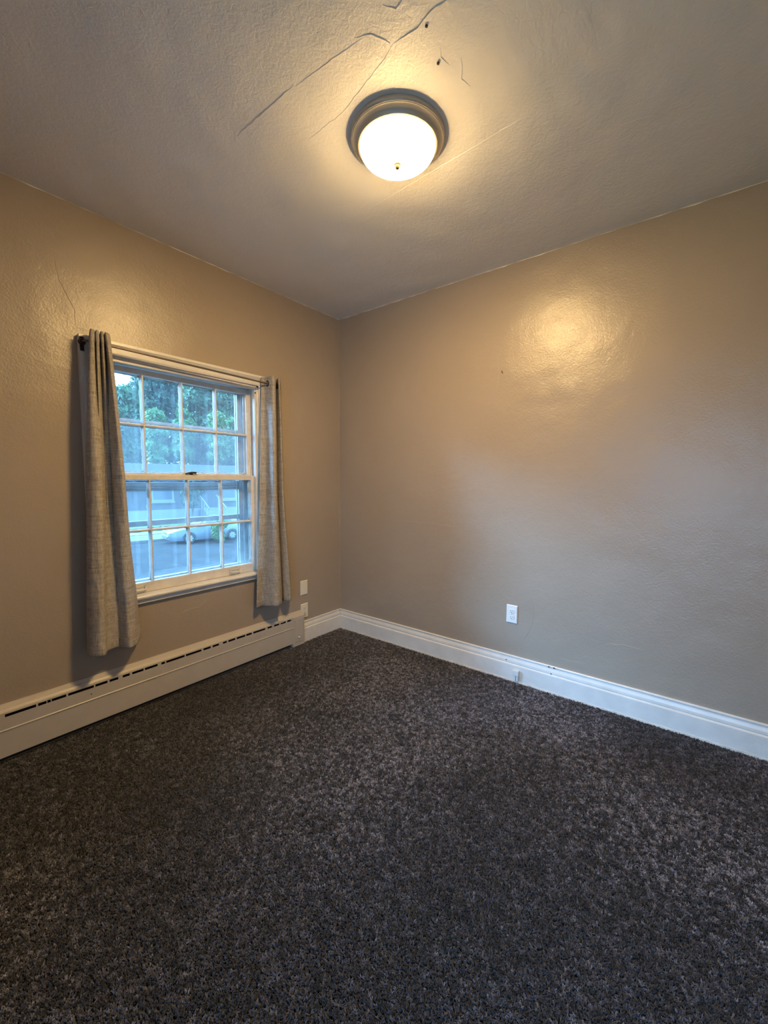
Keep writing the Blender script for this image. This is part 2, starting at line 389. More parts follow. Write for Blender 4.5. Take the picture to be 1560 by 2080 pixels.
obj('head_stop', MB().box(X0+.026, X1-.026, .004, .030, 1.856, 1.869), M['trim'], W, bevel=.002)
obj('screw', MB().lathe([(0.005, 0), (0.0045, -.002), (.001, -.0025)], (-0.803, .0038, 1.835), 12, 'y'), M['iron'], W)
GX0, GX1 = -1.697, -0.831; VX = [-1.4805, -1.264, -1.0475]
def sash(name, y0, y1, zb, zg0, zg1, zt, zm):
    f = MB(); a, b = -1.729, -0.799
    f.box(a, GX0, y0, y1, zb, zt); f.box(GX1, b, y0, y1, zb, zt)
    f.box(GX0, GX1, y0, y1, zb, zg0); f.box(GX0, GX1, y0, y1, zg1, zt)
    s = obj(name, f, M['sash'], W, weld=False, bevel=.002)
    ym = (y0+y1)/2; mp = [(-.008, ym+.012), (-.008, ym), (-.0035, y0+.001), (.0035, y0+.001), (.008, ym), (.008, ym+.012)]
    for x in VX:
        obj('muntin', MB().prism([(x+p, q) for p, q in mp], lambda t, p, q: (p, q, t), zg0, zg1), M['sash'], s)
    obj('muntin', MB().prism([(zm+p, q-.0002) for p, q in mp], lambda t, p, q: (t, q, p), GX0, GX1), M['sash'], s)
    xs = [GX0] + VX + [GX1]; zs = [zg0, zm, zg1]
    for i in range(4):
        for j in range(2):
            obj('pane', MB().box(xs[i]+.003, xs[i+1]-.003, ym+.003, ym+.006, zs[j]+.003, zs[j+1]-.003), M['glass'], s)
            # putty line, a little ragged, round each pane on the outside
            pm = MB(); 
            for (xa, xb, za, zb_) in ((xs[i]+.006, xs[i]+.0095, zs[j]+.008, zs[j+1]-.008), (xs[i+1]-.0095, xs[i+1]-.006, zs[j]+.008, zs[j+1]-.008),
                                      (xs[i]+.006, xs[i+1]-.006, zs[j]+.006, zs[j]+.0095), (xs[i]+.006, xs[i+1]-.006, zs[j+1]-.0095, zs[j+1]-.006)):
                n = 14; horiz = (xb-xa) > (zb_-za)
                for k in range(n):
                    r_ = random.uniform(0, .0028) if random.random() < .6 else 0
                    if horiz: pm.box(xa+(xb-xa)*k/n, xa+(xb-xa)*(k+1)/n, ym+.0065, ym+.009, za-r_, zb_+r_)
                    else: pm.box(xa-r_, xb+r_, ym+.0065, ym+.009, za+(zb_-za)*k/n, za+(zb_-za)*(k+1)/n)
            obj('putty', pm, M['sash'], s, weld=False)
    return s
up = sash('upper_sash', .072, .104, 1.251, 1.289, 1.829, 1.857, 1.554)
lo = sash('lower_sash', .032, .064, .621, .677, 1.250, 1.280, .970)
for x in (-1.560, -0.970):      # two painted sash lifts on the bottom rail
    m = MB().box(x-.038, x+.038, .028, .0318, .632, .638).box(x-.038, x+.038, .028, .0318, .654, .660)
    m.box(x-.038, x-.028, .026, .0318, .632, .660).box(x+.028, x+.038, .026, .0318, .632, .660)
    m.tube([(x-.034, .026, .646), (x-.030, .016, .642), (x, .013, .641), (x+.030, .016, .642), (x+.034, .026, .646)], .004, 8)
    obj('sash_lift', m, M['sash'], lo, weld=False)
m = MB().box(-1.262, -1.206, .036, .062, 1.2802, 1.284)
m.tube([(-1.236, .046, 1.284), (-1.236, .046, 1.293)], .010, 12)
m.tube([(-1.208, .040, 1.294), (-1.236, .046, 1.295), (-1.258, .050, 1.290), (-1.272, .050, 1.286)], [.0065, .006, .0045, .003], 10)
lk = obj('sash_lock', m, M['iron'], lo, weld=False); lk['label'] = 'dark sash lock lever'
# storm window outside
SX0, SX1 = X0+.015, X1-.015
f = MB().box(SX0, -1.668, .130, .156, .66, 1.868).box(-0.862, SX1, .130, .156, .66, 1.868)
f.box(-1.668, -0.862, .130, .156, 1.832, 1.868).box(-1.668, -0.862, .130, .156, .640, .672)
f.box(-1.652, -1.645, .118, .130, .66, 1.84).box(-0.885, -0.878, .118, .130, .66, 1.84)
f.box(-1.700, -1.694, .112, .130, .66, 1.84).box(-0.838, -0.832, .112, .130, .66, 1.84)
st = obj('storm_window', f, M['alu'], W, weld=False); st['label'] = 'grey aluminium storm frame outside'
for z0, z1, y0 in ((1.572, 1.589, .128), (1.188, 1.206, .126), (1.208, 1.238, .132), (.984, 1.014, .124)):
    obj('rail', MB().box(-1.668, -0.862, y0, .154, z0, z1), M['alu'], st, bevel=.002)
for z0, z1, k in ((1.5895, 1.8315, 'storm_clear'), (1.2385, 1.5715, 'storm_dirty'), (1.0145, 1.1875, 'storm_dirty'), (.6725, .9835, 'storm_low')):
    obj('pane', MB().box(-1.6675, -0.8625, .142, .144, z0, z1), M[k], st)

# unseen window added behind the camera, sized and placed for cool fill daylight
W2 = struct(empty('fill_window', (XB, -2.35, 0.35)))
fm = MB()
for (a, b, c, d) in ((-3.10, -3.05, .35, 1.75), (-1.65, -1.60, .35, 1.75), (-3.05, -1.65, .35, .40), (-3.05, -1.65, 1.70, 1.75), (-3.05, -1.65, 1.03, 1.07)):
    fm.box(XB-.10, XB-.02, a, b, c, d)
obj('window_frame', fm, M['trim'], W2, weld=False)
obj('pane', MB().box(XB-.062, XB-.058, -3.049, -1.651, .401, 1.029), M['glass'], W2)
obj('pane', MB().box(XB-.062, XB-.058, -3.049, -1.651, 1.071, 1.699), M['glass'], W2)

# ------------------------------------------------------------------ baseboards
bp = [(0, -.015), (.020, -.015), (.020, .1), (.0175, .104), (.0125, .1055), (.0125, .109), (.0145, .112), (.0135, .124), (.0085, .138), (.0075, .146), (.0105, .149), (.0105, .154), (.008, .157), (0, .157)]
struct(obj('baseboard_right', MB().prism(bp, lambda t, p, q: (-p, t, q), YB, 0), M['trim']))
struct(obj('baseboard_left', MB().prism(bp, lambda t, p, q: (t, -p, q), -.434, -.0201), M['trim']))
br = bpy.data.objects['baseboard_right']
def bead(mb, y0, y1):  # ragged paint line at the carpet
    n = 150
    for i in range(n):
        a = y0+(y1-y0)*i/n; b = y0+(y1-y0)*(i+1)/n; h = .006+.005*mnoise.noise(Vector((i*.4, 3, 1)))
        mb.box(-.0222, -.0201, a, b, -.010, h)
    return mb
obj('caulk_line', bead(MB(), YB, -.03), M['caulk'], br, weld=False)
for y, z, s in ((-1.475, .122, .004), (-1.735, .150, .004), (-1.765, .151, .005), (-1.75, .112, .004)):
    obj('paint_chip', MB().box(-.0150, -.0075, y-s, y+s, z-.0025, z+.0025), M['black'], br)

# ------------------------------------------------------------------ carpet pile
def tuft(name, seed):
    r = random.Random(seed); mb = MB()
    for b in range(3):
        a = r.uniform(0, 6.28); d = r.uniform(.0006, .0022); x, y = d*math.cos(a), d*math.sin(a)
        lx, ly = r.uniform(-.005, .005), r.uniform(-.005, .005); hh = r.uniform(.011, .016)
        mb.tube([(x, y, 0), (x+lx*.4, y+ly*.4, hh*.55), (x+lx*1.2, y+ly*1.2, hh)], [.0016, .0023, .0013], 3)
    me = bpy.data.meshes.new(name); me.from_pydata(mb.v, [], mb.f); me.materials.append(M['carpet'])
    for p in me.polygons: p.use_smooth = True
    return me
tc = bpy.data.collections.new('yarn_tufts')
for k in range(5):
    to = bpy.data.objects.new('yarn_tuft', tuft('yarn_tuft', k)); tc.objects.link(to)
sp = 0.0044
gx, gy = np.meshgrid(np.arange(-3.0, -.022, sp), np.arange(-2.95, -.02, sp))
px = gx.ravel() + RNG.uniform(-.45, .45, gx.size)*sp; py = gy.ravel() + RNG.uniform(-.45, .45, gx.size)*sp
# keep only the floor from just outside the frame inwards
dx, dy = px+2.4888, py+2.4219; fz = dx*.7847+dy*.6147; rz = dx*.6169-dy*.787
keep = (fz > .62) & (np.abs(rz) < fz*1.02+.25)
px, py = px[keep], py[keep]; n = px.size
def smooth_noise(x, y, s, seed):
    g = np.random.default_rng(seed).uniform(-1, 1, (512, 512)); X = (x+5)*s; Y = (y+5)*s
    i = np.floor(X).astype(int); j = np.floor(Y).astype(int); a = X-i; b = Y-j; a = a*a*(3-2*a); b = b*b*(3-2*b)
    G = lambda p, q: g[p % 512, q % 512]
    return (G(i, j)*(1-a)+G(i+1, j)*a)*(1-b)+(G(i, j+1)*(1-a)+G(i+1, j+1)*a)*b
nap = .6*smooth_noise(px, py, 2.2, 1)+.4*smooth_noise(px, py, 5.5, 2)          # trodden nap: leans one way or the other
nap2 = .6*smooth_noise(px, py, 2.6, 3)+.4*smooth_noise(px, py, 6.5, 4)
tone = np.clip((.62*RNG.beta(1.5, 2.5, n) + .12 + .34*smooth_noise(px, py, 95, 21))*(1 + .35*smooth_noise(px, py, 1.9, 8)) + .13*nap, 0, 1)  # random yarn speckle, plus broad light and dark nap shading painted into the tone
rot = np.stack([RNG.normal(0, .36, n)+.8*nap, RNG.normal(0, .36, n)+.8*nap2, RNG.uniform(0, 6.28, n)], 1)
scl = RNG.uniform(.62, .90, n)
me = bpy.data.meshes.new('carpet_pile'); me.vertices.add(n)
co = np.stack([px+2.0, py+1.5, np.zeros(n)], 1).astype(np.float32); me.vertices.foreach_set('co', co.ravel())
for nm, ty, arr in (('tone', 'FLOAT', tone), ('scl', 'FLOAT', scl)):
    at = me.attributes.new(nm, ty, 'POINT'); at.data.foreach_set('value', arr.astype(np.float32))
at = me.attributes.new('rot', 'FLOAT_VECTOR', 'POINT'); at.data.foreach_set('vector', rot.astype(np.float32).ravel())
me.materials.append(M['carpet'])
cp = bpy.data.objects.new('carpet_pile', me); COL.objects.link(cp); cp.location = (-2.0, -1.5, -.0119)
ng = bpy.data.node_groups.new('tufts', 'GeometryNodeTree')
ng.interface.new_socket('Geometry', in_out='INPUT', socket_type='NodeSocketGeometry')
ng.interface.new_socket('Geometry', in_out='OUTPUT', socket_type='NodeSocketGeometry')
gi = ng.nodes.new('NodeGroupInput'); go = ng.nodes.new('NodeGroupOutput')
ip = ng.nodes.new('GeometryNodeInstanceOnPoints'); ci = ng.nodes.new('GeometryNodeCollectionInfo')
ci.inputs['Collection'].default_value = tc; ci.inputs['Separate Children'].default_value = True; ci.inputs['Reset Children'].default_value = True
ip.inputs['Pick Instance'].default_value = True
def named(nm, ty):
    a = ng.nodes.new('GeometryNodeInputNamedAttribute'); a.data_type = ty; a.inputs['Name'].default_value = nm; return a
ar = named('rot', 'FLOAT_VECTOR'); as_ = named('scl', 'FLOAT'); at_ = named('tone', 'FLOAT')
L = ng.links.new
L(gi.outputs[0], ip.inputs['Points']); L(ci.outputs[0], ip.inputs['Instance'])
er = ng.nodes.new('FunctionNodeEulerToRotation'); L(ar.outputs[0], er.inputs[0]); L(er.outputs[0], ip.inputs['Rotation'])
L(as_.outputs[0], ip.inputs['Scale']); L(ip.outputs[0], go.inputs[0])
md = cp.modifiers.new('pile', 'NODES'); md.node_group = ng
tag(cp, 'dark charcoal cut-pile carpet covering the whole floor', 'carpet', kind='stuff')

# ------------------------------------------------------------------ hot-water baseboard heater
HT = tag(empty('baseboard_heater', (-1.9, -.02, 0)), 'long beige metal baseboard heater under the window with black slots', 'heater')
HX = -.545
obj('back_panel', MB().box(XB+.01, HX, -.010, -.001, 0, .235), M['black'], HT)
obj('top_cover', MB().prism([(-.0005, .253), (-.006, .254), (-.010, .246), (-.013, .247), (-.017, .240), (-.025, .237), (-.031, .229), (-.036, .226), (-.037, .218), (-.033, .219), (-.006, .236), (-.0005, .236)],
    lambda t, p, q: (t, p, q), XB+.01, -.440), M['heater'], HT)
obj('front_cover', MB().prism([(-.037, .204), (-.0385, .206), (-.0385, .200), (-.0375, .150), (-.0405, .147), (-.0400, .143), (-.0375, .141), (-.036, .024), (-.030, .022), (-.030, .027), (-.0335, .030), (-.0345, .14), (-.0345, .204)],
    lambda t, p, q: (t, p, q), XB+.01, HX), M['heater'], HT)
slots = [(-2.149, -2.041), (-2.034, -2.003), (-2.0, -1.987), (-1.984, -1.927), (-1.92, -1.813), (-1.807, -1.753), (-1.744, -1.703), (-1.683, -1.649), (-1.637, -1.58), (-1.573, -1.506),
         (-1.486, -1.466), (-1.459, -1.353), (-1.346, -1.25), (-1.238, -1.19), (-1.178, -1.135), (-1.108, -1.08), (-1.07, -1.02), (-1.01, -.945), (-.938, -.895), (-.884, -.786), (-.768, -.73), (-.712, -.667), (-.654, -.607), (-.595, -.556)]
slots = [(-3.36+.13*i, -3.25+.13*i) for i in range(9)] + slots
for (a, b), (c, d) in zip(slots[:-1], slots[1:]):
    obj('louver_tab', MB().box(b, c, -.0372, -.0335, .1995, .2245), M['heater'], HT)
obj('louver_tab', MB().box(slots[-1][1], HX, -.0372, -.0335, .1995, .2245), M['heater'], HT)
obj('joint_clip', MB().prism([(-.0005, .2565), (-.012, .2570), (-.028, .244), (-.0385, .232), (-.0385, .216), (-.0375, .216), (-.0375, .230), (-.0005, .2545)], lambda t, p, q: (t, p, q), -.672, -.628), M['heater'], HT)
obj('fin_element', MB().tube([(XB+.02, -.021, .16), (HX-.005, -.021, .16)], .010, 10), M['iron'], HT)
fn = MB()
for i in range(0, 110):
    x = -3.3+i*.025
    if x < HX-.01: fn.box(x, x+.001, -.031, -.0105, .10, .195)
fo = obj('fins', fn, M['iron'], HT, weld=False); fo['kind'] = 'stuff'
ec = obj('end_cap', MB().prism([(-.001, -.002), (-.041, -.002), (-.041, .222), (-.036, .230), (-.001, .230)], lambda t, p, q: (t, p, q), HX, -.435), M['heater'], HT, bevel=.002)
pn = MB()
for (a, b, c, d) in ((-.530, -.528, .030, .200), (-.450, -.448, .030, .200), (-.530, -.448, .030, .032), (-.530, -.448, .198, .200)): pn.box(a, b, -.0436, -.0412, c, d)
pn.box(-.527, -.451, -.0418, -.0412, .033, .197)
dr = obj('access_door', pn, M['heater'], ec, weld=False)
obj('knob', MB().lathe([(.007, 0), (.007, -.004), (.004, -.008), (.001, -.009)], (-.489, -.042, .062), 16, 'y'), M['trim'], ec, smooth=True)
obj('seam', MB().prism([(-.0415, .147), (-.043, .145), (-.0415, .143)], lambda t, p, q: (t, p, q), HX, -.437), M['heater'], ec)
obj('screw', MB().lathe([(.003, 0), (.0025, -.0015)], (-1.826, -.0378, .176), 8, 'y'), M['iron'], HT)

# ------------------------------------------------------------------ wall plates and jack
def rrect(mb, cx, cz, w_, h_, y0, y1, wallx=False):
    return mb
def plate_mb(w_, h_, d, to):   # raised plate with sloped rim; to(a,b,c) maps (across, up, out)
    a, b = w_/2, h_/2; i = .004
    vs = [(-a, 0, 0), (a, 0, 0), (a, h_, 0), (-a, h_, 0), (-a, 0, d*.45), (a, 0, d*.45), (a, h_, d*.45), (-a, h_, d*.45), (-a+i, i, d), (a-i, i, d), (a-i, h_-i, d), (-a+i, h_-i, d)]
    fs = [(0, 3, 2, 1), (8, 9, 10, 11)] + [(k, (k+1) % 4, 4+(k+1) % 4, 4+k) for k in range(4)] + [(4+k, 4+(k+1) % 4, 8+(k+1) % 4, 8+k) for k in range(4)]
    return MB().add([to(*v) for v in vs], fs)
def disc(to, cx, cz, r, flat, d0, d1, n=24):
    vs = []
    for d in (d0, d1):
        for k in range(n):
            t = 2*math.pi*k/n; x = r*math.cos(t); z = max(-flat, min(flat, r*math.sin(t))); vs.append(to(cx+x, cz+z, d))
    return MB().add(vs, [tuple(range(n)), tuple(range(n, 2*n))[::-1]] + [(k, (k+1) % n, n+(k+1) % n, n+k) for k in range(n)])
def slab(to, a0, a1, b0, b1, c0, c1):
    return MB().add([to(a, b, c) for c in (c0, c1) for a, b in ((a0, b0), (a1, b0), (a1, b1), (a0, b1))],
                    [(0, 1, 2, 3), (7, 6, 5, 4), (0, 1, 5, 4), (1, 2, 6, 5), (2, 3, 7, 6), (3, 0, 4, 7)])
def outlet(name, to, material, label):
    t = tag(empty(name, to(0, 0, 0)), label, 'electrical outlet')
    pl = obj('cover_plate', plate_mb(.070, .114, .006, to), material, t)
    for cz_ in (.0375, .0765):
        r = obj('receptacle', disc(to, 0, cz_, .0165, .0135, .0061, .0082), material, t, bevel=.0006)
        obj('slot', slab(to, -.0075, -.0055, cz_-.001, cz_+.007, .0083, .0088), M['slot'], r)
        obj('slot', slab(to, .0055, .0075, cz_, cz_+.0065, .0083, .0088), M['slot'], r)
        obj('slot', disc(to, 0, cz_-.0065, .0025, .0025, .0083, .0088, 10), M['slot'], r)
    obj('screw', disc(to, 0, .057, .003, .003, .0061, .0072, 12), M['nickel'], t)
    return t
outlet('electrical_outlet', lambda a, b, c: (-c-.0005, -1.499-a, .3635+b), M['plate'], 'white duplex outlet alone on the right wall above the baseboard')
outlet('electrical_outlet', lambda a, b, c: (-.400+a, -c-.0005, .180+b), M['ivory'], 'duplex outlet near the room corner, half hidden by the heater end')
toB = lambda a, b, c: (-.402+a, -c-.0005, .363+b)
t = tag(empty('blank_wall_plate', toB(0, 0, 0)), 'blank ivory wall plate above the outlet near the room corner', 'wall plate')
obj('cover_plate', plate_mb(.070, .113, .006, toB), M['ivory'], t)
for zz in (.015, .098): obj('screw', disc(toB, 0, zz, .003, .003, .0061, .0070, 12), M['ivory'], t)
# small painted jack on the baseboard
toJ = lambda a, b, c: (-.0203-c, -1.545-a, .012+b)
t = tag(empty('cable_jack', toJ(0, 0, 0)), 'small white painted cable jack fixed to the right baseboard', 'cable jack')
obj('jack_box', slab(toJ, -.021, .019, .030, .066, 0, .016), M['trim'], t, bevel=.004)
for aa, bb in ((-.010, .056), (.008, .050), (.006, .036)): obj('screw', disc(toJ, aa, bb, .0025, .0025, .016, .0172, 10), M['trim'], t)
obj('jack_neck', slab(toJ, -.013, -.001, -.002, .032, 0, .013), M['trim'], t, bevel=.003)
obj('jack_neck', slab(toJ, .002, .015, -.002, .032, 0, .013), M['trim'], t, bevel=.003)
# hook left in the right wall
t = obj('picture_nail', MB().tube([(.002, -1.391, 1.926), (-.010, -1.391, 1.926), (-.012, -1.395, 1.923), (-.012, -1.397, 1.912)], .0022, 8), M['iron'])
tag(t, 'small black bent nail sticking out of the right wall', 'nail')

# ------------------------------------------------------------------ ceiling light
LC = (-1.155, -1.434)
LT = tag(empty('ceiling_light', (LC[0], LC[1], H)), 'round flush ceiling light with frosted glass dome in nickel ring', 'ceiling light')
obj('ring', MB().lathe([(.176, -.001), (.178, -.006), (.178, -.016), (.174, -.020), (.172, -.020), (.171, -.022), (.169, -.022), (.165, -.025), (.156, -.030), (.151, -.037), (.149, -.041), (.145, -.041), (.144, -.036), (.150, -.024), (.150, -.001)],
    (*LC, H), 96, close=True), M['nickel'], LT, smooth=True)
zr = -.038; prof = [(.1425, zr+.002), (.1430, zr-.002)]
for k in range(1, 15):
    a = k/14*math.pi/2; prof.append((.143*math.cos(a)**.85 if k < 14 else .0005, zr-.002-.060*math.sin(a)))
obj('glass_dome', MB().lathe(prof[:-1]+[(.0005, zr-.062)], (*LC, H), 96), M['lampglass'], LT, smooth=True, origin=(LC[0], LC[1], H+zr-.062))
obj('finial', MB().lathe([(.0005, .004), (.0125, .003), (.0140, -.001), (.0130, -.0035), (.0105, -.005), (.0105, -.008), (.0085, -.013), (.0045, -.0165), (.0005, -.0175)], (LC[0], LC[1], H+zr-.0612), 24), M['finial'], LT, smooth=True)

# ------------------------------------------------------------------ curtains
def catmull(P, n):
    P = [np.array(p, float) for p in P]; P = [2*P[0]-P[1]] + P + [2*P[-1]-P[-2]]; out = []
    for i in range(1, len(P)-2):
        for k in range(n):
            t = k/n; a, b, c, d = P[i-1:i+3]
            out.append(.5*((2*b)+(-a+c)*t+(2*a-5*b+4*c-d)*t*t+(-a+3*b-3*c+d)*t**3))
    out.append(P[-2]); return np.array(out)
def curtain(label, T, Mi, B, ztop, zmid, zbot, seed):
    cT, cM, cB = (catmull(c, 12) for c in (T, Mi, B)); nz = 120; nc = len(cT); mb = MB()
    for j in range(nz+1):
        v = j/nz; z = ztop+(zbot-ztop)*v
        if z > zmid:
            t = (ztop-z)/(ztop-zmid); t = t**.8; c = cT*(1-t)+cM*t
        else:
            t = (zmid-z)/(zmid-zbot); t = t*t*(3-2*t)*.5+t*.5; c = cM*(1-t)+cB*t
        for i in range(nc):
            x, y = c[i]; s = i/nc
            wob = .004*mnoise.noise(Vector((s*9, z*3.5, seed)))+.0025*mnoise.noise(Vector((s*20, z*14, seed+5)))*min(1, v*3)
            zz = z
            if v > .9: wob += .003*mnoise.noise(Vector((s*16, z*40, seed+9)))
            if j == nz: zz += .008*mnoise.noise(Vector((s*7, 0, seed)))
            mb.v.append((x+wob*.4, y+wob, zz))
    for j in range(nz):
        for i in range(nc-1):
            a = j*nc+i; mb.f.append((a, a+1, a+nc+1, a+nc))
    o = obj('curtain', mb, M['curtain'], smooth=True, weld=False)
    sm = o.modifiers.new('thick', 'SOLIDIFY'); sm.thickness = .0022; sm.offset = 0
    tag(o, label, 'curtain', 'window curtains')
    # folded hem at the bottom and header at the top
    for nm, za, zb in (('bottom_hem', zbot+.004, zbot+.052), ('header', ztop-.060, ztop-.001)):
        hm = MB(); cc = cB if nm == 'bottom_hem' else cT
        rows = 5
        for r in range(rows+1):
            z = za+(zb-za)*r/rows; v = (ztop-z)/(ztop-zbot)
            if z > zmid: t = ((ztop-z)/(ztop-zmid))**.8; c = cT*(1-t)+cM*t
            else:
                t = (zmid-z)/(zmid-zbot); t = t*t*(3-2*t)*.5+t*.5; c = cM*(1-t)+cB*t
            g = np.gradient(c, axis=0); nn = np.stack([g[:, 1], -g[:, 0]], 1); nn /= np.linalg.norm(nn, axis=1)[:, None]+1e-9
            for i in range(nc):
                x, y = c[i]; s = i/nc
                wob = .004*mnoise.noise(Vector((s*9, z*3.5, seed)))+.0025*mnoise.noise(Vector((s*20, z*14, seed+5)))*min(1, v*3)
                if v > .9: wob += .003*mnoise.noise(Vector((s*16, z*40, seed+9)))
                e = .0026 if 0 < r < rows else .0012
                hm.v.append((x+wob*.4+nn[i, 0]*e, y+wob+nn[i, 1]*e, z))
        for r in range(rows):
            for i in range(nc-1): a = r*nc+i; hm.f.append((a, a+1, a+nc+1, a+nc))
        h = obj(nm, hm, M['curtain'], o, smooth=True, weld=False)
    return o, cT
LTp = [(-1.752, -.038), (-1.772, -.105), (-1.757, -.105), (-1.736, -.04), (-1.750, -.108), (-1.737, -.10), (-1.716, -.04), (-1.729, -.108), (-1.719, -.10), (-1.697, -.04), (-1.712, -.108), (-1.692, -.095), (-1.675, -.04)]
LMp = [(-1.801, -.035), (-1.812, -.10), (-1.79, -.135), (-1.768, -.132), (-1.749, -.10), (-1.727, -.050), (-1.718, -.052), (-1.703, -.052), (-1.692, -.050), (-1.700, -.10), (-1.678, -.138), (-1.652, -.10), (-1.640, -.045)]
LBp = [(-1.837, -.05), (-1.840, -.11), (-1.813, -.145), (-1.789, -.142), (-1.772, -.11), (-1.754, -.092), (-1.727, -.088), (-1.703, -.090), (-1.706, -.09), (-1.682, -.145), (-1.642, -.12), (-1.615, -.08), (-1.588, -.040)]
cl, cLT = curtain('linen curtain gathered at the left side of the window', LTp, LMp, LBp, 1.957, 1.27, .395, 3)
RTp = [(-0.78, -0.036), (-0.759, -0.055), (-0.761, -0.1), (-0.752, -0.125), (-0.728, -0.115), (-0.672, -0.05), (-0.678, -0.07), (-0.688, -0.105), (-0.637, -0.05)]
RMp = [(-0.811, -0.04), (-0.783, -0.044), (-0.765, -0.052), (-0.766, -0.13), (-0.736, -0.122), (-0.673, -0.045), (-0.675, -0.07), (-0.669, -0.105), (-0.617, -0.05)]
RBp = [(-0.87, -0.06), (-0.826, -0.048), (-0.805, -0.052), (-0.767, -0.132), (-0.71, -0.118), (-0.645, -0.045), (-0.643, -0.07), (-0.618, -0.105), (-0.564, -0.05)]
cr, cRT = curtain('linen curtain at the right side of the window lit pale blue', RTp, RMp, RBp, 1.938, 1.20, .385, 11)
# rod threaded through the grommets
RODY = -.074
def rod(x): return 1.909+(1.893-1.909)*(x+1.79)/(1.05)
RO = tag(empty('curtain_rod', (-1.264, RODY, 1.88)), 'thin brown metal curtain rod across the top of the window', 'curtain rod')
m = MB().tube([(-1.786, -.032, rod(-1.79)), (-1.785, -.052, rod(-1.79)), (-1.780, -.066, rod(-1.78)), (-1.768, -.073, rod(-1.77)), (-1.74, RODY, rod(-1.74)), (-.76, RODY, rod(-.76)), (-.745, -.072, rod(-.75)), (-.737, -.060, rod(-.75)), (-.736, -.032, rod(-.75))], .0052, 12)
obj('rod', m, M['rod'], RO, smooth=True)
for x in (-1.787, -.737):
    b = obj('bracket', MB().box(x-.009, x+.009, -.0325, -.0287, rod(x)-.042, rod(x)+.024), M['iron'], RO, bevel=.002, weld=False)
    obj('collar', MB().tube([(x, -.032, rod(x)), (x, -.046, rod(x))], [.017, .012], 16), M['iron'], RO, smooth=True)
def grommet(parent, cx, cy, cz_, nx, ny):
    n = Vector((nx, ny, 0)).normalized(); u = Vector((-n.y, n.x, 0)); k = 28; mb = MB(); vs = []
    for (r, h) in ((.0075, .003), (.010, .0045), (.020, .0045), (.022, .002), (.022, -.002), (.020, -.0045), (.010, -.0045), (.0075, -.003)):
        for i in range(k):
            a = 2*math.pi*i/k; vs.append(Vector((cx, cy, cz_))+u*r*math.cos(a)+Vector((0, 0, 1))*r*math.sin(a)+n*h)
    fs = [(j*k+i, j*k+(i+1) % k, ((j+1) % 8)*k+(i+1) % k, ((j+1) % 8)*k+i) for j in range(8) for i in range(k)]
    return obj('grommet', mb.add(vs, fs), M['iron'], parent, smooth=True)
for (c, T, o) in ((cLT, LTp, cl), (cRT, RTp, cr)):
    for a, b in zip(c[:-1], c[1:]):
        if (a[1]-RODY)*(b[1]-RODY) < 0:
            g = b-a; grommet(o, (a[0]+b[0])/2, RODY, rod(a[0]), g[1], -g[0])

# ------------------------------------------------------------------ outdoors (street frame: u along the street, v away from the house)
O0 = np.array([9.77, 21.8]); A9 = math.radians(-9); EU = np.array([math.cos(A9), math.sin(A9)]); EV = np.array([-math.sin(A9), math.cos(A9)])
GZ = -2.64
def S(u, v, z): p = O0+EU*u+EV*v; return (p[0], p[1], GZ+z)
def sbox(mb, u0, u1, v0, v1, z0, z1):
    return mb.add([S(u, v, z) for z in (z0, z1) for u, v in ((u0, v0), (u1, v0), (u1, v1), (u0, v1))],
                  [(0, 3, 2, 1), (4, 5, 6, 7), (0, 1, 5, 4), (1, 2, 6, 5), (2, 3, 7, 6), (3, 0, 4, 7)])
M['asphalt'] = simple('asphalt', (0.020, 0.0195, 0.019), 0.9, spec=0.08, namp=.25, nscale=1.5)
M['concrete'] = simple('concrete', (0.09, 0.088, 0.085), 0.85, namp=.15)
M['grass'] = simple('grass', (0.055, 0.07, 0.018), 0.9, namp=.4, nscale=3)
M['siding'] = simple('pale_siding', (0.038, 0.038, 0.038), 0.7, namp=.08)
M['whitep'] = simple('white_exterior_paint', (0.14, 0.14, 0.14), 0.6)
M['shutter'] = simple('grey_shutter', (0.04, 0.042, 0.045), 0.6)
M['roof'] = simple('roof_shingle', (0.03, 0.03, 0.033), 0.9, spec=0.05, namp=.2, nscale=8)
M['darkglass'] = simple('dark_window_glass', (0.06, 0.07, 0.08), 0.1)
M['bark'] = simple('bark', (0.09, 0.07, 0.05), 0.9, namp=.3, bmp=.02, bscale=12)
M['carpaint'] = simple('silver_blue_car_paint', (0.15, 0.165, 0.19), 0.3, 0.2, namp=.02)
M['rubber'] = simple('tyre_rubber', (0.02, 0.02, 0.02), 0.8)
M['hub'] = simple('silver_wheel_cover', (0.30, 0.30, 0.31), 0.35, 0.3)
M['lens'] = simple('headlight_lens', (0.3, 0.31, 0.33), 0.1)
def leafmat(name, col):
    m, nt, b = mat(name); n = tex(nt, 1.3, 3); c = ramp(nt, n.outputs[0], [(.3, tuple(x*.55 for x in col)), (.7, tuple(x*1.5 for x in col))])
    nt.links.new(c.outputs[0], b.inputs['Base Color']); b.inputs['Roughness'].default_value = .6
    tr = N(nt, 'ShaderNodeBsdfTranslucent'); nt.links.new(c.outputs[0], tr.inputs[0]); ms = N(nt, 'ShaderNodeMixShader'); ms.inputs[0].default_value = .35
    nt.links.new(b.outputs[0], ms.inputs[1]); nt.links.new(tr.outputs[0], ms.inputs[2]); nt.links.new(ms.outputs[0], nt.nodes['Material Output'].inputs[0]); return m
M['leafA'] = leafmat('leaves_mid', (0.036, 0.085, 0.03)); M['leafB'] = leafmat('leaves_light', (0.065, 0.14, 0.035)); M['leafC'] = leafmat('leaves_dark', (0.028, 0.062, 0.03))
struct(obj('street', sbox(MB(), -60, 70, -19.5, 2.15, -.3, 0), M['asphalt']))
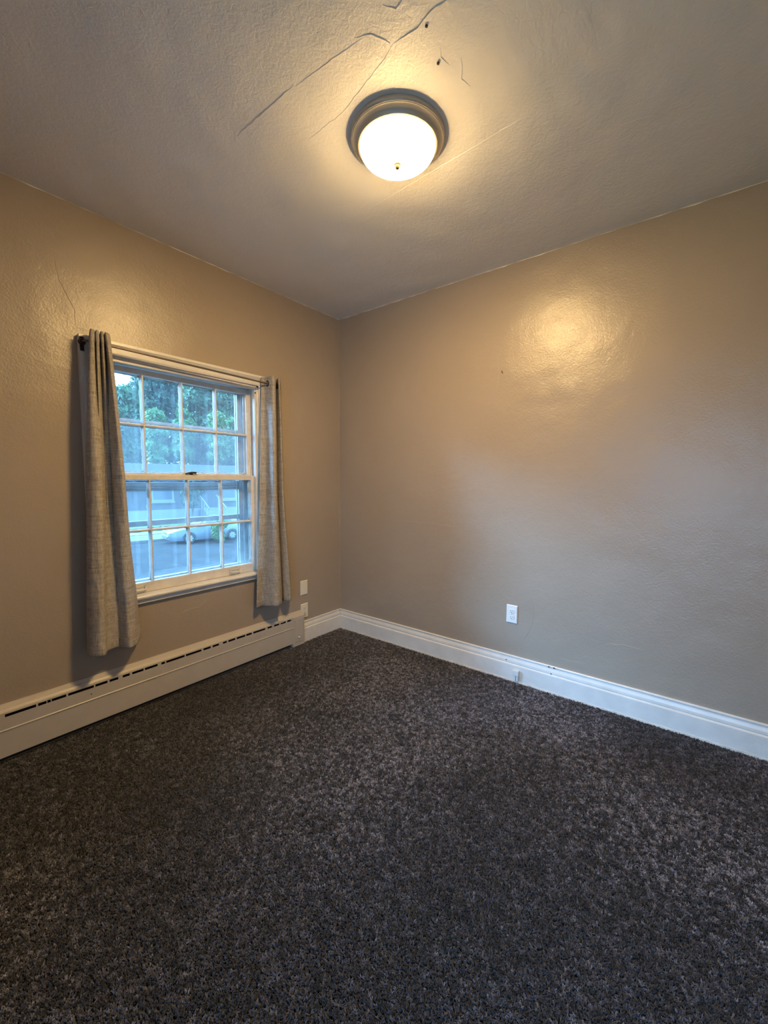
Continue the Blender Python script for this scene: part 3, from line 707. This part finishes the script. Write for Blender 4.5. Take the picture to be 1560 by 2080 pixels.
g = obj('lawn', sbox(MB(), -60, 70, 2.3, 60, -.3, .12), M['grass']); struct(g)
struct(obj('near_lawn', sbox(MB(), -60, 70, -30, -19.5, -.3, .1), M['grass']))
cb = MB(); 
struct(obj('curb', sbox(cb, -60, 70, 2.15, 2.3, -.3, .15), M['concrete']))
sw = struct(empty('sidewalk', S(0, 5.5, .12)))
for i in range(-14, 20): obj('slab', sbox(MB(), i*1.6, i*1.6+1.58, 4.9, 6.3, .10, .15), M['concrete'], sw)

# parked car, nose towards the left
SB0 = sbox
def car():
    def S(u, v, z, S0=globals()['S']): return S0(u-.18, v, z)
    def sbox(mb, u0, u1, v0, v1, z0, z1): return SB0(mb, u0-.18, u1-.18, v0, v1, z0, z1)
    c = tag(empty('car', S(1.3, .85, 0)), 'silver blue hatchback parked along the far side of the street', 'car')
    # station profile: u, half width low, z sill, z belt, half width roof, z roof
    st_ = [(-1.12, .60, .30, .62, .55, .66), (-1.0, .72, .22, .70, .62, .74), (-.60, .80, .18, .80, .68, .84), (-.25, .84, .18, .88, .70, .93), (.25, .86, .18, .95, .72, 1.00),
           (.62, .86, .18, .99, .68, 1.06), (1.15, .87, .18, 1.00, .60, 1.40), (1.5, .87, .18, 1.01, .59, 1.46), (2.2, .87, .18, 1.02, .58, 1.46), (2.75, .86, .18, 1.03, .57, 1.40), (3.15, .84, .20, 1.02, .60, 1.20), (3.38, .78, .26, .98, .64, 1.04), (3.46, .70, .34, .85, .62, .90)]
    mb = MB(); k = 0; ring = []
    for (u, wl0, z0, zb, wr0, zr0) in st_:
        pts = [(-wl0*.92, z0), (-wl0, z0+.15), (-wl0*1.01, (z0+zb)/2), (-wl0*.97, zb), (-wr0, zr0-.03), (-wr0*.8, zr0+.01), (0, zr0+.03), (wr0*.8, zr0+.01), (wr0, zr0-.03), (wl0*.97, zb), (wl0*1.01, (z0+zb)/2), (wl0, z0+.15), (wl0*.92, z0)]
        ring.append([S(u, .85+a, b) for a, b in pts])
    n = 13; vs = [p for r in ring for p in r]
    fs = [(i*n+j, i*n+(j+1) % n, (i+1)*n+(j+1) % n, (i+1)*n+j) for i in range(len(ring)-1) for j in range(n)] + [tuple(range(n)), tuple(range((len(ring)-1)*n, len(ring)*n))]
    obj('body', MB().add(vs, fs), M['carpaint'], c, smooth=True)
    for (u0, u1, s0, s1) in ((.80, 1.72, .25, 1), (1.80, 2.65, 1, .8)):      # side windows, both sides
        for sd in (-1, 1):
            y = .85+sd*.80
            vv = [S(u0, .85+sd*.865, 1.03), S(u1, .85+sd*.865, 1.03), S(u1-.03, .85+sd*.625, 1.39), S(u0+(.42 if s0 < .5 else .03), .85+sd*.625, 1.39)]
            ww = [S(u0, .85+sd*.80, 1.03), S(u1, .85+sd*.80, 1.03), S(u1-.03, .85+sd*.57, 1.38), S(u0+(.42 if s0 < .5 else .03), .85+sd*.57, 1.38)]
            obj('side_window', MB().add(vv+ww, [(0, 1, 2, 3), (7, 6, 5, 4), (0, 1, 5, 4), (1, 2, 6, 5), (2, 3, 7, 6), (3, 0, 4, 7)]), M['darkglass'], c)
    obj('windshield', MB().add([S(.60, .20, 1.08), S(.60, 1.50, 1.08), S(1.12, 1.36, 1.435), S(1.12, .34, 1.435), S(.66, .20, 1.04), S(.66, 1.50, 1.04), S(1.16, 1.36, 1.40), S(1.16, .34, 1.40)],
        [(0, 1, 2, 3), (7, 6, 5, 4), (0, 1, 5, 4), (1, 2, 6, 5), (2, 3, 7, 6), (3, 0, 4, 7)]), M['darkglass'], c)
    def wheel(u, v, s):
        ctr = S(u, v, .315); ax = np.array([EV[0], EV[1], 0])*s; ux = np.array([EU[0], EU[1], 0]); uz = np.array([0, 0, 1.])
        def L_(prof, nm, mt, par, nn=24):
            vs = [tuple(np.array(ctr)+ux*r*math.cos(2*math.pi*q/nn)+uz*r*math.sin(2*math.pi*q/nn)+ax*h) for r, h in prof for q in range(nn)]
            fs = [(i*nn+q, i*nn+(q+1) % nn, (i+1)*nn+(q+1) % nn, (i+1)*nn+q) for i in range(len(prof)-1) for q in range(nn)] + [tuple(range(nn)), tuple(range((len(prof)-1)*nn, len(prof)*nn))]
            return obj(nm, MB().add(vs, fs), mt, par, smooth=True)
        t_ = L_([(.30, -.19), (.315, -.16), (.315, 0), (.30, .02), (.22, .015)], 'wheel', M['rubber'], c)
        hb = MB(); 
        L_([(.20, .008), (.20, .016), (.19, .022)], 'wheel_rim', M['slot'], t_)
        for q in range(7):
            a = 2*math.pi*q/7; d = ux*math.cos(a)+uz*math.sin(a); e = -ux*math.sin(a)+uz*math.cos(a); p0 = np.array(ctr)+ax*.022
            vs = [tuple(p0+d*r_+e*w_+ax*h_) for h_ in (0, .015) for r_, w_ in ((.03, -.03), (.20, -.055), (.20, .055), (.03, .03))]
            hb.add(vs, [(0, 1, 2, 3), (7, 6, 5, 4), (0, 1, 5, 4), (1, 2, 6, 5), (2, 3, 7, 6), (3, 0, 4, 7)])
        obj('wheel_cover', hb, M['hub'], t_, weld=False)
        # dark arch
        obj('wheel_arch', MB().add([tuple(np.array(ctr)+(ux*math.cos(math.pi*q/12)+uz*math.sin(math.pi*q/12))*r_+ax*h_) for r_ in (.325, .385) for h_ in (-.06, .022) for q in range(13)],
            [(q, q+1, 13+q+1, 13+q) for q in range(12)]+[(26+q, 26+q+1, 39+q+1, 39+q) for q in range(12)]+[(q, q+1, 26+q+1, 26+q) for q in range(12)]+[(13+q, 13+q+1, 39+q+1, 39+q) for q in range(12)]), M['slot'], c)
    for u in (0, 2.6): wheel(u, -.005, -1); wheel(u, 1.705, 1)
    for sd in (-1, 1):
        vv = .85+sd*.62
        obj('headlight', sbox(MB(), -1.06, -.80, vv-.11, vv+.11, .63, .74), M['lens'], c, bevel=.04)
    obj('grille', sbox(MB(), -1.135, -1.05, .55, 1.15, .60, .68), M['slot'], c)
    obj('air_intake', sbox(MB(), -1.16, -1.05, .35, 1.35, .33, .43), M['slot'], c)
    obj('bumper', sbox(MB(), -1.15, -1.0, .18, 1.52, .44, .56), M['carpaint'], c, bevel=.04)
    for sd in (-1, 1): obj('side_mirror', sbox(MB(), .80, .95, .85+sd*.95-.08, .85+sd*.95+.08, 1.03, 1.16), M['carpaint'], c, bevel=.03)
car()

# house across the street, with boards, a louvred shutter, windows and a porch
def P2(px_, v, F_=None): return 0
HS = tag(empty('house', S(-3, 14.5, 0)), 'pale sided house across the street behind the parked car', 'house')
HU0, HU1, HV = -9.0, 10.5, 14.5
obj('foundation', sbox(MB(), HU0, HU1, HV, HV+8, 0, 1.1), M['whitep'], HS)
obj('wall', sbox(MB(), HU0, HU1, HV+.05, HV+7.9, 1.1, 3.95), M['siding'], HS)
bd = MB()
for i in range(13):
    z = 1.1+i*.22; o_ = sbox(MB(), HU0, HU1, HV, HV+.05, z, z+.205); obj('siding_board', o_, M['siding'], HS)
rf = MB().add([S(HU0-.5, HV-.5, 3.97), S(HU1+.5, HV-.5, 3.97), S(HU1+.5, HV+8.5, 3.97), S(HU0-.5, HV+8.5, 3.97), S(HU0-.5, HV+4, 5.3), S(HU1+.5, HV+4, 5.3)],
    [(0, 1, 5, 4), (2, 3, 4, 5), (0, 4, 3), (1, 2, 5), (0, 3, 2, 1)])
obj('roof', rf, M['roof'], HS)
obj('fascia', sbox(MB(), HU0-.5, HU1+.5, HV-.56, HV-.505, 3.84, 4.0), M['whitep'], HS)
def hwin(u0, u1, z0, z1):
    f_ = MB(); sbox(f_, u0-.12, u1+.12, HV-.06, HV, z0-.15, z0); sbox(f_, u0-.12, u1+.12, HV-.06, HV, z1, z1+.12); sbox(f_, u0-.12, u0, HV-.06, HV, z0, z1); sbox(f_, u1, u1+.12, HV-.06, HV, z0, z1)
    w_ = obj('window', f_, M['whitep'], HS, weld=False); obj('pane', sbox(MB(), u0, u1, HV-.03, HV-.004, z0, z1), M['darkglass'], w_)
    obj('sill', sbox(MB(), u0-.2, u1+.2, HV-.16, HV-.062, z0-.30, z0-.16), M['whitep'], w_)
hwin(1.45, 3.0, 2.0, 3.5); hwin(7.4, 8.8, 2.0, 3.5); hwin(-6.5, -5, 2.0, 3.5)
sh = obj('shutter', sbox(MB(), -.15, 1.15, HV-.05, HV-.001, 1.75, 3.8), M['shutter'], HS)
for i in range(11): obj('louver', sbox(MB(), -.08, 1.08, HV-.10, HV-.055, 1.85+i*.17, 1.85+i*.17+.10), M['siding'], sh)
obj('downspout', MB().tube([S(-.75, HV-.12, .2), S(-.75, HV-.12, 3.8)], .07, 10), M['whitep'], HS)
PO = tag(empty('porch_steps', S(6.0, 12.6, .12)), 'white porch railing and steps in front of the house', 'steps')
for i in range(4): obj('step', sbox(MB(), 5.4, 6.8, 12.0+i*.5, 14.4, .12+i*.25, .12+(i+1)*.25-.01), M['whitep'], PO)
for u in (5.33, 6.87):
    obj('handrail', MB().tube([S(u, 11.9, 1.2), S(u, 14.2, 2.3)], .06, 8), M['whitep'], PO)
    for i in range(4): obj('baluster', MB().tube([S(u, 12.0+i*.6, .12), S(u, 12.0+i*.6, 1.25+i*.28)], .05, 8), M['whitep'], PO)

def foliage(blobs, nleaf, size, seed, droop=0.0):
    r = np.random.default_rng(seed); mb = MB(); tot = sum(b[3]**2 for b in blobs)
    for (u, v, z, R_) in blobs:
        k = int(nleaf*R_**2/tot); d = r.normal(size=(k, 3)); d /= np.linalg.norm(d, axis=1)[:, None]; rad = R_*(r.uniform(.55, 1.05, k))**.5
        c = np.array(S(u, v, z)); pos = c+d*rad[:, None]*np.array([1, 1, .85])
        a = r.normal(size=(k, 3)); a /= np.linalg.norm(a, axis=1)[:, None]; a[:, 2] -= droop; b = np.cross(a, d+r.normal(scale=.4, size=(k, 3))); b /= np.linalg.norm(b, axis=1)[:, None]+1e-6
        s = size*r.uniform(.6, 1.3, k)
        for i in range(k):
            o_ = len(mb.v); p = pos[i]; A_ = a[i]*s[i]; B_ = b[i]*s[i]*.45
            mb.v += [tuple(p-A_), tuple(p+B_), tuple(p+A_), tuple(p-B_)]; mb.f.append((o_, o_+1, o_+2, o_+3))
    return mb
def tree(name, u, v, h, blobs, leaf, nleaf, size, label, cat, seed, grp=None, droop=0., trunk=.25):
    t_ = tag(empty(name, S(u, v, .1)), label, cat, grp)
    tb = MB().tube([S(u, v, 0), S(u+.1, v, h*.35), S(u-.1, v+.1, h*.7), S(u, v, h*.9)], [trunk, trunk*.8, trunk*.5, trunk*.2], 8)
    for (bu, bv, bz, R_) in blobs[:6]: tb.tube([S(u, v, min(bz*.6, h*.5)), S((u+bu)/2, (v+bv)/2, bz*.8), S(bu, bv, bz)], [trunk*.4, trunk*.25, trunk*.08], 6)
    obj('trunk', tb, M['bark'], t_, weld=False)
    f_ = obj('foliage', foliage(blobs, nleaf, size, seed, droop), M[leaf], t_, weld=False); f_['kind'] = 'stuff'
    return t_
def crown(u, v, z, rx, rz, n, seed, br):
    r = random.Random(seed); out = []
    while len(out) < n:
        a, b, c = (r.uniform(-1, 1) for _ in range(3))
        if a*a+b*b+c*c < 1: out.append((u+a*rx, v+b*rx*.7, z+c*rz, br*r.uniform(.7, 1.2)))
    return out
TREES = [   # u, v, height, crown radius, crown half height
    (4.2, 36, 16.6, 3.1, 6.0, 'leafA', 'round crowned tree at the left with open sky beside it'),
    (11.5, 50, 31, 5.6, 14, 'leafC', 'tall dark tree behind the house, second from the left'),
    (13.6, 36, 25, 4.6, 11.5, 'leafA', 'tall leafy tree behind the house, third from the left'),
    (24.6, 50, 31, 5.8, 14, 'leafC', 'dark tree furthest right of the tall ones behind the house'),
]
for i, (u, v, h, rx, rz, lf, lb) in enumerate(TREES):
    tree('tree', u, v, h, crown(u, v, h-rz-.8, rx-1.7, rz-.8, 64, i, 1.7 if i in (0, 2) else 2.1), lf, 32000, .34, lb, 'tree', 100+i, 'tall trees behind the house')
for i, (u, v, h, rx, rz, lb) in enumerate([(5.2, 27, 12.2, 1.3, 3.4, 'light green tree above the house roof, leftmost of the light ones'), (9.0, 30, 13.0, 1.4, 3.6, 'light green bushy tree above the roof, second light one'),
        (12.1, 27, 12.4, 1.3, 3.4, 'light green tree above the roof, third light one'), (15.6, 30, 12.8, 1.4, 3.4, 'light green rounded tree, rightmost of the light ones')]):
    tree('small_tree', u, v, h, crown(u, v, h-rz-.3, rx-.7, rz-.4, 18, 40+i, .9), 'leafB', 7000, .24, lb, 'tree', 140+i, 'light green trees above the roof')
tree('weeping_tree', 3.9, 12.0, 5.2, crown(3.9, 12.0, 2.7, .9, 1.0, 10, 61, .7), 'leafC', 4000, .16, 'small weeping tree in front of the house window', 'tree', 161, None, 1.2, .12)
tree('shrub', 1.25, -.75, 1.5, [(1.25, -.75, .50, .40), (1.15, -.8, .95, .36), (1.5, -.7, 1.15, .38), (1.35, -.8, .3, .3)], 'leafB', 1500, .07, 'leafy green shrub in front of the parked car', 'shrub', 171, None, 0, .04)
print('TUFTS', n)
